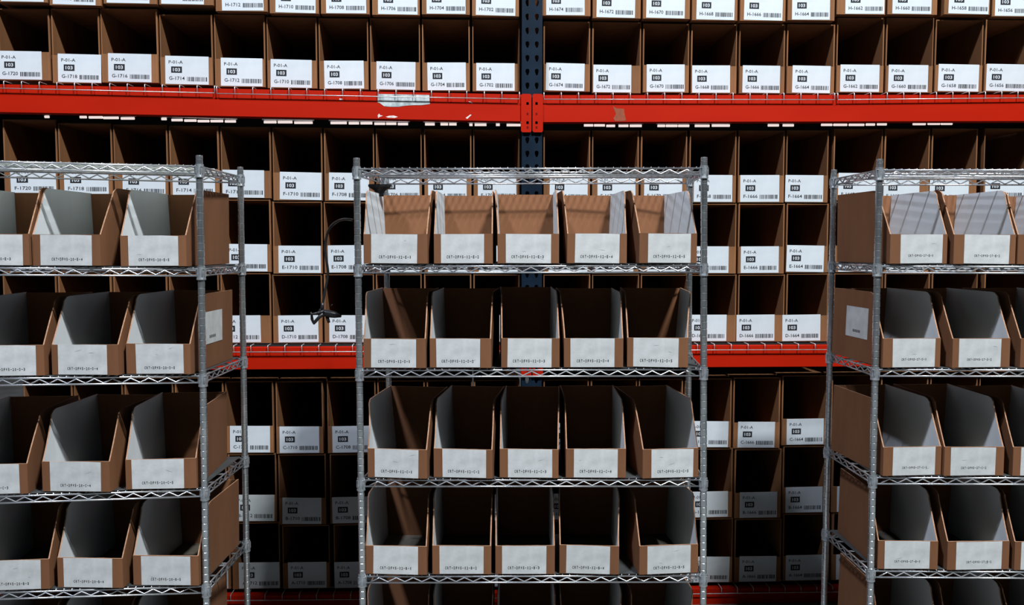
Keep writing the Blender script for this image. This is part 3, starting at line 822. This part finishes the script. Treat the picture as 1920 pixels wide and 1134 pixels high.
rowset(CM, '12', 'B', 4, [
    (1, K(686, 801, 1081, (700, 784.5), 689, 805, 722)), (2, K(811, 921, 1078, (824, 907), 811, 924)), (3, K(929, 1040, 1078, (941, 1024.5), 928, 1039)),
    (4, K(1049, 1160, 1078, (1061, 1143), 1046, 1162, None, 1150)), (5, K(1197, 1309, 1079, (1212, 1295), 1173, 1303, None, 1256))], *MC, 'middle')
rowset(CM, '12', 'A', 5, [
    (1, K(689, 802, 1268, None, 688, 806)), (2, K(812, 922, 1268, None, 812, 926)), (3, K(933, 1042, 1268)),
    (4, K(1054, 1164, 1268, None, 1048, 1167)), (5, K(1185, 1300, 1268, None, 1180, 1302, None, 1250))], *MC, 'middle')
# left cart
LC = (.0071, .0092, .0160)
rowset(CL, '20', 'E', 1, [
    (3, K(-78, 57, 499, (-60, 45))), (4, K(59, 194, 501, (75, 177), 80, 221, 186)), (5, K(225, 353, 501, (240, 338), 240, None, 324))], *LC, 'left')
rowset(CL, '20', 'D', 2, [
    (3, K(-52, 85, 706, (-33, 70), None, 108, 82)), (4, K(96, 227, 705, (108, 205), 119, 250, 220)),
    (5, K(236, 361, 704, (255, 348), 254, None, 343, side_label=(1, .10, .30, .085, .20)))], *LC, 'left')
rowset(CL, '20', 'C', 3, [
    (3, K(-85, 54, 931, (-65, 39), None, 81)), (4, K(78, 211, 926, (93, 194), 94, 228, 182)), (5, K(237, 370, 919, (248, 347), 246, None, 295))], *LC, 'left')
rowset(CL, '20', 'B', 4, [
    (3, K(-42, 95, 1108, (-24, 79), None, 115)), (4, K(107, 235, 1108, (119, 215), 124, 258, 222)), (5, K(249, 376, 1102, (265, 361), 264, None, 341))], *LC, 'left')
rowset(CL, '20', 'A', 5, [
    (3, K(-40, 92, 1295)), (4, K(108, 236, 1292)), (5, K(248, 374, 1288))], *LC, 'left')
# right cart
RC = (.0062, .0080, .0235)
rowset(CR, '27', 'E', 1, [
    (1, K(1665, 1776, 497, (1684.5, 1767), 1641, 1757.5, None, 1673)), (2, K(1785, 1903, 497, (1804, 1891), 1761.5, 1885, None, 1795)), (3, K(1906, 2020, 497, (1922, 2004), 1889, 2000))], *RC, 'right')
rowset(CR, '27', 'D', 2, [
    (1, K(1652, 1763, 690, (1670, 1753), 1636, 1746, None, 1664, side_label=(-1, .12, .30, .085, .20))), (2, K(1781, 1894, 691, (1793, 1876), 1760, 1872, None, 1776)), (3, K(1911, 2020, 691, (1924, 2006), 1886, 2000))], *RC, 'right')
rowset(CR, '27', 'C', 3, [
    (1, K(1652, 1765, 893, (1670, 1753), 1638, 1744, None, 1660)), (2, K(1767.5, 1881, 894, (1779, 1865), 1752, 1862, None, 1775)), (3, K(1897, 2008, 894, (1911, 1994), 1880, 1988))], *RC, 'right')
rowset(CR, '27', 'B', 4, [
    (1, K(1645, 1756, 1067, (1657, 1741), 1632, 1739, None, 1671)), (2, K(1773, 1891, 1071, (1789, 1877), 1758, 1874, None, 1780)), (3, K(1900, 2010, 1071, (1911, 1994), 1884, 1990))], *RC, 'right')
rowset(CR, '27', 'A', 5, [
    (1, K(1648, 1760, 1254, None, 1635, 1744)), (2, K(1776, 1890, 1254, None, 1762, 1872)), (3, K(1900, 2010, 1254))], *RC, 'right')

# small plate on the front edge of the fourth shelf
tp = PM.back(-.006)
p0 = tp.hit(1305, 1087)
tg = MB(); tg.box(-.010, .010, -.0015, 0, -.008, .008, 0); put_text(tg, G_MONO['A'], -.003, -.004, .006, .008, -.0019, 1)
so = tg.build('shelf_tag', [M_COLLAR, M_INK]); so.location = p0
tag(so, 'small metal tag with the letter A on the fourth shelf edge of the middle cart', 'tag')

# ------------------------------------------------------------------ black cable looped out from the middle cart's post, with a clamp at its end
CPn = PM.back(.12)
pp = [(662, 412, 0), (648, 411, .03), (634, 414, .06), (621, 424, .09), (613, 440, .11), (610, 460, .12), (611, 480, .12), (614, 500, .12), (615, 514, .12), (612, 532, .12), (609, 548, .12), (606, 565, .12), (604, 576, .12)]
w0 = PM.back(.12).hit(604, 585)
root = thing('charging_cable', tuple(w0), 0, 'black cable looping from the middle cart down its left side', 'cable')
def catmull(pts, n=5):
    out = []
    for i in range(len(pts) - 1):
        p0, p1, p2, p3 = pts[max(0, i - 1)], pts[i], pts[i + 1], pts[min(len(pts) - 1, i + 2)]
        for k in range(n):
            t = k / n
            out.append(.5 * ((2 * p1) + (p2 - p0) * t + (2 * p0 - 5 * p1 + 4 * p2 - p3) * t * t + (3 * p1 - p0 - 3 * p2 + p3) * t ** 3))
    out.append(pts[-1]); return out
cpts = [PM.back(d + .014).hit(x, y) - w0 for x, y, d in pp]
m = MB(); m.tube(catmull(cpts), .0048, 10); m.build('cable_sheath', M_BLACK_GLOSS, root, smooth=True)
def seg(name, pts, rs, mat=M_BLACK):
    q = [PM.back(.134 + (p[2] if len(p) > 2 else 0)).hit(p[0], p[1]) - w0 for p in pts]
    m = MB(); m.tube(q, rs, 10); return m.build(name, mat, root, smooth=True)
seg('strain_relief', [(605.5, 567), (604.5, 576), (604, 582)], [.0055, .0070, .0075])
seg('clamp_body', [(598, 581), (606, 586), (616, 588), (628, 590), (640, 593)], [.006, .013, .014, .012, .004])
seg('clamp_jaw', [(608, 583, -.01), (596, 587, -.01), (585, 589, -.01), (582, 585, -.01)], [.007, .0055, .0045, .003])
seg('clamp_jaw', [(606, 588, -.01), (597, 596, -.01), (590, 604, -.01), (588, 608, -.01)], [.007, .006, .006, .003])
seg('clamp_jaw', [(584, 588), (585, 598), (588, 606)], [.004, .0055, .004])
seg('clamp_handle', [(612, 590), (615, 599), (617, 605)], [.006, .006, .005])
seg('clamp_knob', [(620, 574), (622, 572), (624, 571)], [.002, .003, .002])

# ------------------------------------------------------------------ black funnel holder on the rear left post of the middle cart
PH = PM.back(.33)
hw = PH.hit(713, 351.5)
root = thing('funnel_holder', tuple(hw), 0, 'black funnel-shaped holder under the top shelf at the rear left of the middle cart', 'holder')
m = MB(); n = 24
prof = [(.044, .012), (.045, .006), (.042, .000), (.029, -.008), (.019, -.015), (.0155, -.024), (.015, -.034), (.0001, -.034)]
off = -.002
vs = [(off + q * math.cos(2 * math.pi * k / n), .6 * q * math.sin(2 * math.pi * k / n), zz) for q, zz in prof for k in range(n)]
m.add(vs, [(i * n + k, (i + 1) * n + k, (i + 1) * n + (k + 1) % n, i * n + (k + 1) % n) for i in range(len(prof) - 1) for k in range(n)])
m.add([vs[k] for k in range(n)], [tuple(range(n))])
m.build('funnel_cup', M_BLACK, root, smooth=True)
m = MB(); m.tube([(.0, 0, .004), (.0, 0, .010), (-.012, 0, .0125)], .004, 8); m.build('mounting_arm', M_BLACK, root, smooth=True)
